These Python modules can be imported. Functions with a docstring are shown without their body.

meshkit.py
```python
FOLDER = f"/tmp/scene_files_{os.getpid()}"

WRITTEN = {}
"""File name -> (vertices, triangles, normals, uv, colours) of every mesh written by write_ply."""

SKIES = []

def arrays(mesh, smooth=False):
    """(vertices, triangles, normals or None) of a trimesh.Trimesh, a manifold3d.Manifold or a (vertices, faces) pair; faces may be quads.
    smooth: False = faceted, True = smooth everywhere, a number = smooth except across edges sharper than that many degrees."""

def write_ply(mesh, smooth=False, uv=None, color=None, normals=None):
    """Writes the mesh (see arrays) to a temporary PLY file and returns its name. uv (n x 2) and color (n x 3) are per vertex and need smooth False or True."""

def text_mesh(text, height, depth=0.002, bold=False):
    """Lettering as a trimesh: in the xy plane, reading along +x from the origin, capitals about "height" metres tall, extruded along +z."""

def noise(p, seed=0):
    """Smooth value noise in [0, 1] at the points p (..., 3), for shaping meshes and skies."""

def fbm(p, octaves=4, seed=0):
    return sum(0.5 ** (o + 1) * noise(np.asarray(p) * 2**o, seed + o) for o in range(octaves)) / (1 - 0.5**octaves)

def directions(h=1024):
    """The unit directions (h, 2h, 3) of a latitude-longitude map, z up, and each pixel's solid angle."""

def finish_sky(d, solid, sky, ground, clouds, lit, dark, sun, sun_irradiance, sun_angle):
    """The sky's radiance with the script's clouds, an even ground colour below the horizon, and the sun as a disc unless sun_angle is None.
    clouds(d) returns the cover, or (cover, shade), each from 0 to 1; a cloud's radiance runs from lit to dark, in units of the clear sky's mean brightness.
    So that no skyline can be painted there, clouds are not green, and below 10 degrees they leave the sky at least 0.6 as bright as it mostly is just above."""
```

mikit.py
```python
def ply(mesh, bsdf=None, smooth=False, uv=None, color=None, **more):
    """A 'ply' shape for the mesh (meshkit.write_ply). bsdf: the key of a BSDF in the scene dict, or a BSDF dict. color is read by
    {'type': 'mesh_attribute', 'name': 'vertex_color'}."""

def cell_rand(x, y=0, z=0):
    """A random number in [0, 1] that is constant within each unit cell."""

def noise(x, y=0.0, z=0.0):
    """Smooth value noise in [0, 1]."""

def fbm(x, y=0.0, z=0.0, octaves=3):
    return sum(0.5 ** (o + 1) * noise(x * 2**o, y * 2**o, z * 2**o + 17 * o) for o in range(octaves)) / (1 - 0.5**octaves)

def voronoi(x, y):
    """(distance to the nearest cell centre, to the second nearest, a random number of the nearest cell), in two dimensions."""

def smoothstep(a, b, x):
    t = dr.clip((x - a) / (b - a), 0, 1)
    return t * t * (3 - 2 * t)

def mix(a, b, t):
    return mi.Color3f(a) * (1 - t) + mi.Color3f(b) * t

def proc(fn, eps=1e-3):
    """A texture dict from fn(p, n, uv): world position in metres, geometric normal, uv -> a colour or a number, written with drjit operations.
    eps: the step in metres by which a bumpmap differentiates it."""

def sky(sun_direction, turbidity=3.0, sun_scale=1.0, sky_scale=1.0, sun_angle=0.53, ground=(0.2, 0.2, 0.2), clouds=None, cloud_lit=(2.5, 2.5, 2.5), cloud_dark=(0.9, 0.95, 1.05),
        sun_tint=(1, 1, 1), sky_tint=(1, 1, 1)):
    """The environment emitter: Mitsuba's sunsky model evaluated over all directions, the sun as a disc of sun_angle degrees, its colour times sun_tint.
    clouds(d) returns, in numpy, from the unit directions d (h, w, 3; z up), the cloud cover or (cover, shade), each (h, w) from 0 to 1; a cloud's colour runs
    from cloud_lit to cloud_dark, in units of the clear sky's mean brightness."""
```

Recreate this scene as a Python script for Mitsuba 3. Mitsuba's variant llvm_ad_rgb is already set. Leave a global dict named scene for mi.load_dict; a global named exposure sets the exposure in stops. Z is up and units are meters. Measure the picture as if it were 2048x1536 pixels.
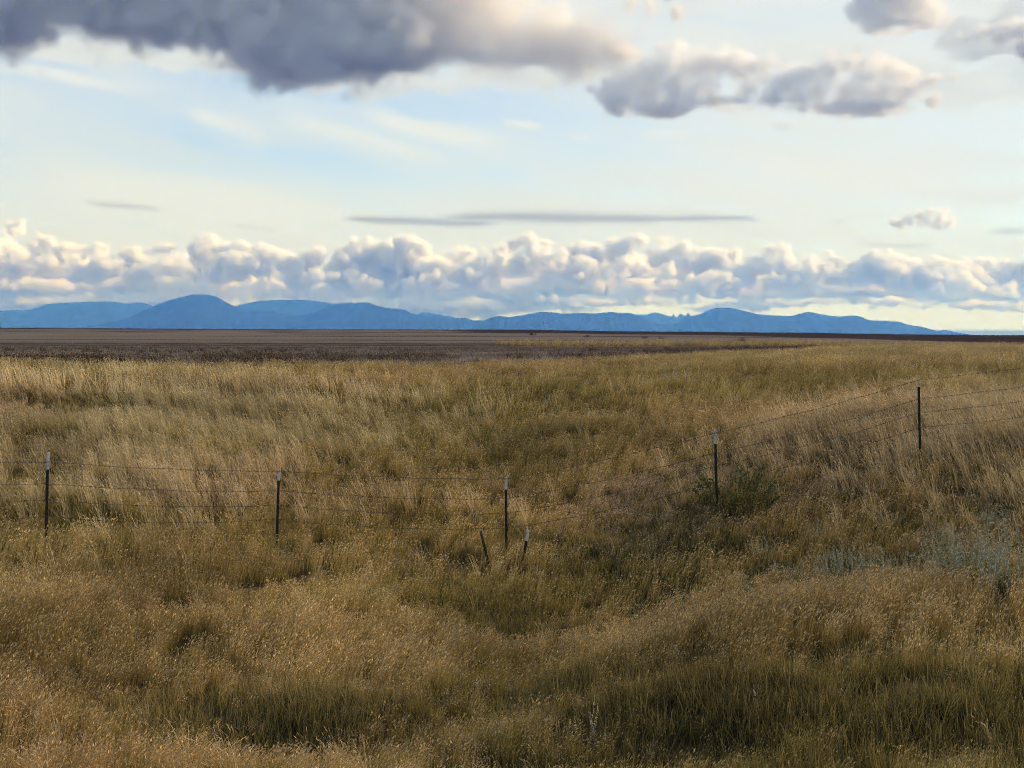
import math
import numpy as np
import trimesh
import mitsuba as mi
import drjit as dr
import manifold3d as m3
from scipy.interpolate import PchipInterpolator, RegularGridInterpolator
import mikit, meshkit
from mikit import noise, fbm, smoothstep, mix, proc

T = mi.ScalarTransform4f
scene, labels = {}, {}

# ------------------------------------------------------------------ camera, light, exposure
# The eye is the origin (about 1.65 m above the shoulder of a road embankment); y runs into the view, x to the right, metres.
exposure = 2.2
scene['camera'] = {'type': 'perspective', 'fov': 2 * math.degrees(math.atan(1024 / 2000)), 'fov_axis': 'x',
                   'principal_point_offset_x': 0.0, 'principal_point_offset_y': 108 / 1536,
                   'near_clip': 0.1, 'far_clip': 200000.0,
                   'to_world': T().look_at(origin=[0, 0, 0], target=[0, 1, 0], up=[0, 0, 1]),
                   'medium': {'type': 'ref', 'id': 'air'}}
SUN = (0.90, 0.30, 0.50)


def sstep(a, b, x):
    t = np.clip((x - a) / (b - a), 0, 1)
    return t * t * (3 - 2 * t)


def nfbm(x, y, z=0.0, octaves=4, seed=0):
    x, y, z = np.broadcast_arrays(np.asarray(x, float), y, z)
    return meshkit.fbm(np.stack([x, y, z], -1), octaves, seed)


def sky_clouds(d):
    """Cover and shade by direction, the detailed part only where it is looked at."""
    az = np.degrees(np.arctan2(d[..., 0], d[..., 1]))
    P = d[..., :2] / (d[..., 2:3] + 0.12)
    dc = sstep(.40, .58, nfbm(P[..., 0] * 1.1, P[..., 1] * 1.1, 0, 5, 3))
    cov, shade = np.maximum(dc * .9, .35), dc * (.12 + .3 * nfbm(P[..., 0] * 2, P[..., 1] * 2, 5, 3, 4)) + .02
    rows = np.nonzero(d[:, 0, 2] < math.sin(math.radians(30)))[0]
    cols = np.nonzero(np.abs(az[-1]) < 52)[0]
    box = np.ix_(rows, cols)
    c, s = sky_detail(d[box], cov[box], shade[box])
    cov[box], shade[box] = c, s
    return cov, shade


def sky_detail(d, cov_out, shade_out):
    """Cover and shade by direction: azimuth X (right) and elevation Y in degrees."""
    X = np.degrees(np.arctan2(d[..., 0], d[..., 1]))
    Y = np.degrees(np.arcsin(np.clip(d[..., 2], -1, 1)))
    wx = X + 2.6 * (nfbm(X / 5, Y / 2.2, 0, 4, 11) - .5)
    wy = Y + 1.5 * (nfbm(X / 5, Y / 2.2, 3, 4, 12) - .5)
    # thin high cirrus: a milky veil with bluer windows, drawn out in long streaks that drop to the right
    s = wy + 0.16 * wx
    veil = nfbm(wx / 16 + 2.1, s / 1.9, 0, 4, 21)
    fine = nfbm(wx / 9, s / 0.55, 0, 4, 23)
    window = sstep(7.0, 9.5, Y) * (1 - sstep(13.0, 15.5, Y)) * np.exp(-((X + 12) / 24) ** 2)
    window = np.maximum(window, .8 * np.exp(-((X - 4) / 9) ** 2 - ((Y - 10.3) / 1.8) ** 2))
    cov = np.clip(0.93 - 0.38 * window + 0.45 * (veil - .5) + .5 * (fine - .5), 0.10, 0.97)
    shade = np.full_like(cov, 0.02) + 0.06 * sstep(.45, .8, fine)

    def over(c, sh):
        nonlocal cov, shade
        k = np.clip(c, 0, 1)
        tot = k + cov * (1 - k)
        shade = (k * sh + cov * (1 - k) * shade) / np.maximum(tot, 1e-6)
        cov = tot

    # bright cirrus feathers
    for (x0, y0, x1, y1, w, a) in CIRRUS:
        t = np.clip(((wx * .35 + X * .65 - x0) * (x1 - x0)) / (x1 - x0) ** 2, 0, 1)
        yy = y0 + (y1 - y0) * t ** .8
        e = np.exp(-((Y + .25 * (wy - Y) - yy) / w) ** 2) * sstep(0, .25, t) * (1 - sstep(.6, 1, t))
        over(1.35 * a * e * (.4 + 1.1 * fine), 0.0)
    # thin lens-shaped stripes
    for (x0, x1, y, w, a, sh) in STRIPES:
        t = (X - (x0 + x1) / 2) / ((x1 - x0) / 2)
        wq = w * np.sqrt(np.clip(1 - t * t, 0, 1)) + 1e-4
        q = (Y + .25 * (nfbm(X / 3, Y, 0, 3, 31) - .5) + .12 * t - y) / wq
        over(a * np.exp(-q * q * 1.2) * sstep(0, .35, 1 - np.abs(t)), sh)
    # heavy near cloud: puffs (centre, half sizes, weight) whose warped union makes the body, flat bottoms, lit upper right
    b1 = nfbm(X / 3.2, Y / 2.0, 7, 5, 41)
    b2 = nfbm(X / 1.1, Y / 0.8, 9, 4, 43)
    for body in BODIES:
        f = np.zeros_like(X)
        lit = np.zeros_like(X)
        for (cx, cy, rx, ry) in body['puffs']:
            qx = (X + 2.0 * (b1 - .5) + .9 * (b2 - .5) - cx) / rx
            qy = (Y + 1.4 * (nfbm(X / 2.6, Y / 1.8, 2, 5, 45) - .5) + .6 * (b2 - .5) - cy) / ry
            qy = np.where(qy < 0, qy * 1.25, qy)
            g = np.clip(1.15 - np.sqrt(qx * qx + qy * qy), 0, 1)
            ln = .5 + .36 * qx + .5 * qy
            w = g ** 2
            lit += w * ln
            f += w
        lit = lit / np.maximum(f, 1e-6)
        dens = sstep(body.get('e0', .015), body.get('e1', .16), f + .10 * (b2 - .5))
        sh = np.clip(body['dark'] - body['lit'] * sstep(.25, 1.1, lit) + .55 * (b1 - .5) + .18 * (b2 - .5), body.get('min', .1), 1)
        thin = 1 - sstep(.02, .35, f)
        sh = sh * (1 - .55 * thin)
        over(dens * body.get('a', 1), sh)
    # outside the band in view the broken deck goes on
    k = np.maximum(sstep(20, 28, Y), sstep(33, 48, np.abs(X)))
    cov = cov * (1 - k) + k * cov_out
    shade = shade * (1 - k) + k * shade_out
    return cov, shade


def ang(px, py):
    """Photograph pixel -> (azimuth, elevation) in degrees."""
    t = (px - 1024) / 2000
    return math.degrees(math.atan(t)), math.degrees(math.atan((660 - py) / 2000 / math.sqrt(1 + t * t)))


CIRRUS = [(-14.5, 12.4, -2, 9.3, .55, .55), (-9.5, 12.4, 1, 10.2, .6, .7), (-18.5, 12, -13, 10.2, .6, .6), (-28, 13.3, -18, 12.6, .35, .6),
          (-.8, 11.7, 2.0, 11.4, .16, .9), (3.0, 10.9, 4.6, 10.8, .13, .8), (7, 11.1, 11, 10.9, .16, .8), (12, 9.5, 26, 7.5, .9, .5), (-28, 9, -6, 5.5, 1.1, .5)]
STRIPES = [(-10.2, -.3, 6.18, .24, 1.0, .62), (-4.8, 10.0, 6.42, .30, 1.0, .62), (7.4, 14.4, 6.25, .18, .95, .6), (-23.5, -19, 6.6, .18, .7, .5),
           (17, 19.5, 5.9, .08, .35, .5), (18.7, 23.2, 4.5, .13, .45, .5), (25, 32, 4.95, .2, .6, .6), (-16, -13, 5.6, .1, .3, .5)]
BODIES = [
    dict(dark=.22, lit=.18, a=.8, puffs=[(-24, 14.2, 7, .7), (-15, 14.6, 5, .9), (-7, 13.6, 7, .8), (2, 14.4, 5, 1.0)]),
    dict(dark=.40, lit=.2, a=.75, puffs=[(9, 18.4, 3.2, .9)]),
    dict(dark=.30, lit=.2, a=.75, puffs=[(22.3, 13.4, 2.4, 1.0), (24.5, 12.3, 3.2, 1.2), (27.5, 12.6, 3, 1.6)]),
    dict(dark=.45, lit=.3, a=.75, puffs=[(24.6, 15.2, 2.2, .8), (27.2, 15.7, 2.0, 1.5), (26, 14.4, 3.0, .7), (30, 16, 3, 2)]),
    dict(dark=.25, lit=.1, a=.55, puffs=[(4, 14.6, 1.5, .8), (2.2, 13.9, 1.8, .5), (15.5, 11.35, 1.1, .25)]),
]
scene['sky'] = mikit.sky(SUN, turbidity=3.0, sky_scale=1.35, sun_scale=1.0, sun_angle=14, sun_tint=(1.0, .98, .94), ground=(.17, .16, .13), sky_tint=(.95, 1.02, 1.11),
                         clouds=sky_clouds, cloud_lit=(1.70, 1.77, 1.73), cloud_dark=(.40, .43, .50))
# air: a thin haze, a little bluer than white, that only the mountains are far enough away to show
scene['air'] = {'type': 'homogeneous', 'albedo': {'type': 'rgb', 'value': [.96, .97, .98]}, 'phase': {'type': 'hg', 'g': .2}, 'sigma_t': {'type': 'rgb', 'value': [0.4e-5, 1.35e-5, 5.1e-5]}}


def ref(k):
    return {'type': 'ref', 'id': k}


def tex(fn, eps=1e-3):
    return proc(fn, eps)


# ------------------------------------------------------------------ terrain
COLS = {  # tangent of the azimuth -> (distance, height under the eye)
    -.80: [(1, 1.65), (2.6, 1.8), (4, 2.4), (5, 2.8), (6, 3.0), (7, 3.2), (9, 3.35), (12, 3.15), (15, 2.85), (20, 2.1), (27, 1.45), (34, 1.35), (45, 1.6), (60, 1.75), (100, 2.1), (150, 2.2), (300, 2.2), (600, .2), (950, -2.4), (1500, -1)],
    -.512: [(1, 1.65), (2.6, 1.8), (4, 2.4), (5, 2.8), (6, 3.05), (7, 3.3), (9, 3.5), (12, 3.42), (14.6, 3.18), (18, 2.75), (24, 2.1), (30, 1.6), (36, 1.48), (45, 1.7), (60, 1.8), (100, 2.1), (150, 2.2), (300, 2.3), (600, .4), (950, -2.1), (1500, -.5)],
    -.262: [(1, 1.65), (2.6, 1.8), (4, 2.4), (5, 2.8), (6, 3.1), (7, 3.35), (8, 3.62), (9, 3.76), (9.7, 3.6), (10.5, 3.55), (12, 3.52), (14, 3.54), (15.8, 3.46), (20, 2.9), (26, 2.3), (34, 1.9), (42, 1.82), (50, 1.87), (60, 1.85), (100, 2.1), (150, 2.2), (300, 2.4), (600, 1.0), (950, -.9), (1500, 0)],
    0.0: [(1, 1.65), (2.6, 1.8), (4, 2.4), (5, 2.8), (6, 3.1), (7, 3.35), (8, 3.55), (10, 3.68), (12, 3.96), (14, 3.92), (16, 3.68), (20, 3.2), (26, 2.6), (34, 2.2), (44, 2.03), (52, 2.0), (60, 2.0), (70, 2.0), (100, 2.05), (150, 2.3), (300, 2.4), (600, 1.7), (950, -.3), (1500, 3)],
    .093: [(1, 1.65), (2.6, 1.8), (4, 2.4), (5, 2.8), (6, 3.1), (7, 3.3), (8, 3.5), (9, 3.38), (9.8, 3.28), (11, 3.75), (12.5, 3.95), (14, 3.86), (16, 3.55), (20, 3.05), (26, 2.5), (34, 2.12), (44, 1.92), (60, 1.9), (100, 2.0), (150, 2.3), (300, 2.5), (600, 2.0), (950, 1.0), (1500, 4)],
    .238: [(1, 1.65), (2.6, 1.8), (4, 2.4), (5, 2.8), (6, 3.1), (7, 3.30), (7.8, 3.30), (8.6, 3.18), (9.6, 3.02), (10.5, 3.02), (11.5, 3.36), (13, 3.36), (16, 2.85), (20, 2.5), (26, 2.1), (34, 1.85), (44, 1.72), (55, 1.7), (65, 1.72), (100, 1.95), (150, 2.25), (300, 2.7), (600, 2.3), (1000, 2.2), (1500, 6)],
    .512: [(1, 1.65), (2.6, 1.8), (4, 2.4), (5, 2.75), (6, 3.0), (7, 3.18), (7.8, 3.16), (8.6, 3.03), (9.6, 2.88), (10.5, 2.86), (12, 2.94), (14, 2.6), (16.6, 2.05), (20, 1.65), (26, 1.45), (34, 1.35), (45, 1.3), (60, 1.5), (100, 1.85), (150, 2.65), (300, 3.3), (600, 3.6), (1000, 5.2), (1500, 9)],
    .80: [(1, 1.65), (2.6, 1.8), (4, 2.35), (5, 2.6), (6.5, 2.85), (8, 2.9), (10, 2.7), (12, 2.4), (14, 2.05), (17, 1.65), (20, 1.4), (26, 1.25), (34, 1.2), (45, 1.2), (60, 1.4), (100, 1.8), (150, 2.65), (300, 3.3), (600, 3.6), (1000, 5.2), (1500, 9)],
}
LD = np.linspace(0, math.log(1500), 220)
_u = np.array(sorted(COLS))
_z = np.array([PchipInterpolator(np.log([p[0] for p in COLS[u]]), [-p[1] for p in COLS[u]])(LD) for u in _u])
_uu = np.linspace(-.8, .8, 161)
_zz = PchipInterpolator(_u, _z, axis=0)(_uu)
_H = RegularGridInterpolator((_uu, LD), _zz, bounds_error=False, fill_value=None)


def height(x, y):
    """Ground height: the embankment's foot, the ditch, the rising pasture, then the wide fields."""
    x, y = np.asarray(x, float), np.asarray(y, float)
    az = np.arctan2(x, y)
    r = np.hypot(x, y)
    a = np.clip(az, -.67, .67)
    u = np.clip(np.tan(a), -.8, .8)
    dd = np.clip(r * np.cos(a), 1.0, 1500)
    z = _H(np.stack([u, np.log(dd)], -1))
    behind = sstep(1.2, 1.9, np.abs(az))
    z = z * (1 - behind) - 1.65 * behind
    far = sstep(1000, 1500, r)
    z = z * (1 - far) + np.interp(r, [900, 1500, 5000, 15000, 30000, 40000], [-4, -10, -75, -160, -260, -420]) * far
    z = z + .7 * sstep(250, 600, r) * (1 - far) * (nfbm(x / 30, y / 80, 0, 3, 63) - .5)
    amp = sstep(3, 7, r) * (1 - sstep(60, 120, r))
    z = z + amp * (.34 * (nfbm(x / 1.9, y / 1.9, 0, 3, 61) - .5) + .10 * (nfbm(x / .55, y / .55, 0, 2, 62) - .5))
    for (cx, cy, ax, ay, dz) in LUMPS:
        z = z + dz * np.exp(-((x - cx) / ax) ** 2 - ((y - cy) / ay) ** 2)
    return z


# small banks and the hollows under them: centre, half sizes, height
LUMPS = [(-1.95, 8.75, .75, .30, -.20), (-2.0, 9.5, 1.0, .40, .20), (.35, 7.75, .6, .24, -.16), (.45, 8.5, 1.0, .4, .10), (1.5, 7.75, .55, .24, -.18), (1.6, 8.6, 1.2, .45, .12), (3.3, 7.5, .45, .24, -.16), (3.5, 8.2, .9, .4, .12),
         (2.9, 9.1, .5, .22, -.12), (-3.6, 8.2, .6, .35, -.15), (-3.9, 9.0, .9, .4, .12), (-6.9, 15.6, 1.0, .5, -.15), (-7.0, 16.6, 1.4, .6, .2), (-11.5, 25, 2.0, 1.0, -.25), (-11, 27, 3, 1.2, .25), (.0, 15.2, .9, .55, .15)]


def grid_mesh(azs, rs):
    A, R = np.meshgrid(azs, rs, indexing='ij')
    x, y = R * np.sin(A), R * np.cos(A)
    v = np.stack([x, y, height(x, y)], -1)
    n, m = A.shape
    i = np.arange(n * m).reshape(n, m)
    q = np.stack([i[:-1, :-1], i[1:, :-1], i[1:, 1:], i[:-1, 1:]], -1).reshape(-1, 4)[:, ::-1]
    f = np.vstack([q[:, [0, 1, 2]], q[:, [0, 2, 3]]])
    return v.reshape(-1, 3), f, R


def field_edge(u):
    """Distance at which the pasture grass stops and the stubble begins."""
    return np.interp(u, [-.8, -.512, -.262, 0, .1, .2, .29, .33, .5], [38, 41, 47, 58, 62, 68, 76, 140, 150])


azs = np.concatenate([np.linspace(-math.pi, -.8, 40)[:-1], np.linspace(-.8, .8, 420), np.linspace(.8, math.pi, 40)[1:]])
rs = np.concatenate([[.4], np.geomspace(1, 5, 30)[:-1], np.geomspace(5, 14, 130)[:-1], np.geomspace(14, 60, 130), np.geomspace(61, 1500, 90), [2500, 6000, 15000, 40000]])
V, F, R = grid_mesh(azs, rs)
cx = V[F].mean(1)
crr = np.hypot(cx[:, 0], cx[:, 1])
cu = np.where(cx[:, 1] > 0, cx[:, 0] / np.maximum(cx[:, 1], 1e-3), 9 * np.sign(cx[:, 0]))
EDGE = field_edge(np.clip(cu, -.8, .8))
far_start = 240.0
zone = np.where(crr < EDGE, 0, np.where((crr < far_start), 1, 2))


def submesh(mask):
    f = F[mask]
    k, inv = np.unique(f, return_inverse=True)
    return trimesh.Trimesh(V[k], inv.reshape(-1, 3), process=False)


def soil(p, n, uv):
    a = fbm(p.x * 1.3, p.y * 1.3, 0, 3)
    b = noise(p.x * 14, p.y * 14, 0)
    return mix((.030, .022, .013), (.090, .066, .034), a * .7 + b * .4)


def stubble_ground(p, n, uv):
    # bands of paler and darker stubble that follow the drilling, a little crooked
    w = p.y + 6 * fbm(p.x * .012, p.y * .012, 0, 2) + .03 * p.x
    s = noise(w * .11, p.x * .004, 2) * .6 + noise(w * .035, p.x * .003, 7) * .6
    a = fbm(p.x * .25, p.y * .25, 0, 3)
    sp = noise(p.x * 2.2, p.y * .9, 4)
    row = smoothstep(.42, .62, noise(w * .20, p.x * .006, 5))
    c = mix((.026, .023, .025), (.122, .106, .104), dr.clip(smoothstep(.40, .75, s) * .60 + row * .30 + (a - .5) * .6 + (sp - .5) * .5, 0, 1))
    return c


def far_fields(p, n, uv):
    # a nearer pale strip, then ploughed black-brown land on the rise to the right
    t = dr.clip(dr.atan2(p.x, p.y), -.6, .6)
    r = dr.sqrt(p.x * p.x + p.y * p.y)
    w = r + 40 * (fbm(p.x * .006, p.y * .004, 0, 2) - .5)
    s = noise(w * .020, p.x * .0012, 3) * .6 + noise(w * .07, p.x * .003, 8) * .5
    s = s + .35 * (noise(p.x * .05, p.y * .02, 9) - .5) + .3 * (noise(w * .05, p.x * .0008, 6) - .5)
    stub = mix((.026, .024, .025), (.110, .096, .091), smoothstep(.38, .64, s))
    dark = mix((.020, .016, .017), (.036, .028, .028), noise(w * .03, t * 6, 2))
    r0 = 610 - 760 * dr.maximum(t, 0)
    k = smoothstep(-.075, -.03, t) * smoothstep(-8, 8, w - r0)
    return mix(stub, dark, k)


scene['soil'] = {'type': 'twosided', 'bsdf': {'type': 'diffuse', 'reflectance': tex(soil)}}
scene['stubble_soil'] = {'type': 'twosided', 'bsdf': {'type': 'diffuse', 'reflectance': tex(stubble_ground)}}
scene['far_soil'] = {'type': 'twosided', 'bsdf': {'type': 'diffuse', 'reflectance': tex(far_fields)}}
for k, key, bs, lab in ((0, 'ground', 'soil', 'dry earth under the pasture grass'), (1, 'stubble_field', 'stubble_soil', 'purple brown stubble field beyond the grass'),
                        (2, 'distant_fields', 'far_soil', 'dark ploughed land on the horizon below the mountains')):
    scene[key] = mikit.ply(submesh(zone == k), bs, smooth=True)
    labels[key] = {'label': lab, 'kind': 'structure'}

# ------------------------------------------------------------------ mountains, 30 km off
def forest(p, n, uv):
    a = fbm(p.x * .0012, p.y * .0012, p.z * .002, 3)
    return mix((.008, .011, .009), (.013, .016, .012), smoothstep(.3, .75, a))


scene['forest'] = {'type': 'twosided', 'bsdf': {'type': 'diffuse', 'reflectance': tex(forest)}}
RANGES = {  # name -> (distance, skyline as pixels of the photograph)
    'mountains': (27000, 'nearest blue mountains with the broad left peak and the right massif',
                  [(-500, 664), (60, 662), (170, 652), (255, 636), (290, 620), (325, 605), (365, 594), (390, 589), (412, 589), (430, 593), (455, 606), (480, 617), (520, 624), (545, 623), (590, 632), (625, 626), (655, 614),
                   (690, 608), (705, 609), (718, 605), (735, 605), (752, 611), (790, 618), (806, 619), (826, 628), (850, 632), (900, 637), (930, 636), (945, 640), (965, 641), (985, 634), (1000, 632), (1015, 634), (1040, 631), (1085, 624), (1110, 625),
                   (1125, 627), (1165, 626), (1215, 627), (1255, 626), (1275, 631), (1310, 648), (1345, 650), (1375, 634), (1400, 628), (1420, 619), (1436, 616), (1456, 616), (1490, 622), (1520, 629), (1550, 631), (1580, 632), (1600, 627), (1617, 624),
                   (1640, 628), (1680, 633), (1705, 631), (1720, 633), (1735, 640), (1775, 642), (1795, 643), (1815, 649), (1850, 655), (1872, 662), (1888, 660), (1900, 662), (1912, 668), (1945, 690), (2600, 700)]),
    'far_mountains': (34000, 'paler blue mountains behind the nearest range, with rock spires',
                      [(-500, 640), (-60, 626), (0, 621), (55, 620), (75, 615), (95, 608), (140, 605), (215, 603), (255, 607), (280, 605), (300, 610), (360, 630), (440, 622), (480, 610), (520, 602), (560, 600), (600, 600), (640, 603), (668, 607),
                       (700, 605), (740, 620), (800, 634), (835, 628), (850, 625), (870, 628), (895, 632), (920, 637), (1000, 645), (1100, 632), (1200, 626), (1222, 624), (1250, 628), (1290, 629), (1310, 625), (1330, 630), (1343, 633),
                       (1347, 628), (1351, 635), (1356, 635), (1359, 628), (1366, 629), (1370, 633), (1376, 625), (1380, 632), (1400, 636), (1450, 640), (1600, 650), (1740, 672), (1800, 690), (2600, 700)]),
}
for key, (dist, lab, pts) in RANGES.items():
    P = np.array(pts, float)
    xs = np.arange(-480, 2580, 3.0)
    sk = PchipInterpolator(P[:, 0], P[:, 1])(xs)
    X = (xs - 1024) / 2000 * dist
    crest = (660 - sk) / 2000 * dist + 6 * (nfbm(X / 300, 0 * X, 0, 3, 71) - .5) * (dist / 27000)
    ts = np.concatenate([np.linspace(-1, 0, 26), np.linspace(0, 1, 9)[1:]])
    base = -330.0
    rows = []
    for t in ts:
        Yv = dist + t * 5200
        sp = nfbm(X / 1500 + .3 * t, Yv / 2600 + 0 * X, 1, 4, 73)
        prof = (1 - abs(t)) ** 1.25
        drop = 1 - .75 * (sp - .35) * math.sin(math.pi * min(1, abs(t) * 1.0)) * (1 if t < 0 else .5)
        Z = base + np.maximum(crest - base, 0) * prof * np.clip(drop, .3, 1.0)
        rows.append(np.stack([X, Yv + 0 * X, Z], -1))
    G = np.array(rows)
    n, m = G.shape[:2]
    i = np.arange(n * m).reshape(n, m)
    q = np.stack([i[:-1, :-1], i[:-1, 1:], i[1:, 1:], i[1:, :-1]], -1).reshape(-1, 4)
    scene[key] = mikit.ply((G.reshape(-1, 3), q), 'forest', smooth=True)
    labels[key] = {'label': lab, 'kind': 'structure'}

# the box of air
scene['haze_hull'] = {'type': 'null'}
scene['haze'] = {'type': 'cube', 'to_world': T().translate([0, 0, 430]).scale([40500, 40500, 920]), 'bsdf': ref('haze_hull'), 'interior': ref('air')}
labels['haze'] = {'label': 'thin blue air in front of the mountains', 'kind': 'stuff'}

# ------------------------------------------------------------------ the bank of cumulus beyond the mountains: bodies of white droplets
PUFFS = [  # (pixel x, y, radius in pixels of the photograph at 45 km, offset in depth in km)
    (-60, 470, 40, 1), (-120, 500, 50, 1), (-20, 500, 40, 1), (5, 450, 15, 0), (36, 458, 20, -.2), (85, 484, 15, 0), (60, 500, 26, .3), (120, 500, 24, .3), (152, 500, 20, .3), (190, 500, 16, .6),
    (40, 535, 26, -.4), (105, 535, 24, -.6), (165, 536, 26, -.6), (216, 528, 22, -.5), (236, 520, 11, -.9), (270, 520, 28, .2), (318, 498, 22, .8), (290, 504, 16, .8), (250, 500, 12, .9),
    (340, 538, 30, -.3), (376, 540, 17, -.6), (300, 548, 28, -.5), (400, 506, 34, 1.2), (372, 486, 13, 1.2), (412, 482, 12, 1), (440, 496, 20, .6), (480, 492, 17, .5), (503, 500, 18, .4), (455, 530, 36, .3),
    (484, 540, 34, 0), (425, 545, 34, .6), (520, 545, 30, -.2), (535, 520, 26, 0), (575, 524, 26, -.1), (618, 514, 24, .1), (638, 500, 14, -.1), (600, 548, 34, .1),
    (688, 508, 36, 1.0), (700, 488, 15, 1.0), (735, 484, 13, .8), (765, 490, 14, .6), (800, 484, 19, .3), (826, 484, 18, .3), (846, 498, 17, .4), (760, 525, 48, .9), (815, 540, 46, .9), (690, 545, 44, .8),
    (866, 552, 30, -.2), (848, 534, 19, -.5), (890, 532, 20, -.3), (920, 510, 28, 1.4), (958, 508, 13, -.2), (974, 516, 13, -.3), (940, 545, 36, .6), (990, 540, 28, .5), (1000, 500, 20, 1.2),
    (1030, 484, 17, .7), (1060, 482, 20, .7), (1098, 490, 14, .8), (1066, 506, 20, -.3), (1085, 524, 24, -.4), (1040, 532, 28, -.5), (1130, 512, 11, -.4), (1122, 532, 18, -.5), (1165, 534, 20, -.5), (1200, 540, 16, -.5),
    (1246, 526, 20, -.6), (1235, 540, 20, -.6), (1290, 540, 10, -.6), (1332, 546, 14, -.6), (1180, 520, 40, 1.3), (1246, 500, 32, 1.2), (1292, 480, 16, .9), (1330, 480, 17, .7), (1366, 492, 20, .5), (1386, 506, 14, .4),
    (1336, 515, 34, .8), (1372, 528, 20, .4), (1440, 525, 34, .9), (1480, 508, 16, .9), (1500, 545, 32, .5), (1470, 555, 30, .2), (1410, 540, 26, .9),
    (1545, 498, 15, .4), (1574, 496, 14, .3), (1582, 512, 18, .2), (1620, 522, 20, .2), (1648, 536, 20, .1), (1676, 548, 18, 0), (1556, 545, 36, .3), (1604, 562, 34, .1), (1690, 520, 20, 1.3), (1708, 514, 12, 1.2),
    (1744, 518, 19, .4), (1764, 522, 22, .2), (1792, 514, 18, .3), (1820, 516, 15, .4), (1728, 548, 32, .2), (1782, 552, 38, 0), (1846, 525, 14, .6), (1872, 522, 14, .3), (1892, 528, 16, .2), (1914, 534, 17, .1), (1940, 540, 16, .1),
    (1962, 546, 16, 0), (1986, 560, 15, -.1), (2004, 570, 14, -.2), (1850, 552, 34, .2), (1902, 564, 28, 0), (1950, 572, 24, -.1), (1962, 526, 15, 1.5), (1986, 520, 14, 1.4), (2010, 520, 14, 1.4), (2042, 520, 17, 1.3),
    (2000, 546, 28, 1.5), (2050, 550, 34, 1.4), (2110, 530, 40, 1.2), (2160, 550, 45, 1),
    (1080, 606, 9, -2), (1104, 608, 10, -2), (1140, 610, 9, -2), (1240, 610, 9, -2), (1280, 608, 9, -2), (1318, 606, 12, -2), (1345, 603, 11, -2), (1372, 601, 9, -2), (1402, 604, 10, -2), (1432, 607, 8, -2), (1380, 610, 9, -2), (1300, 612, 9, -2), ]
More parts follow.
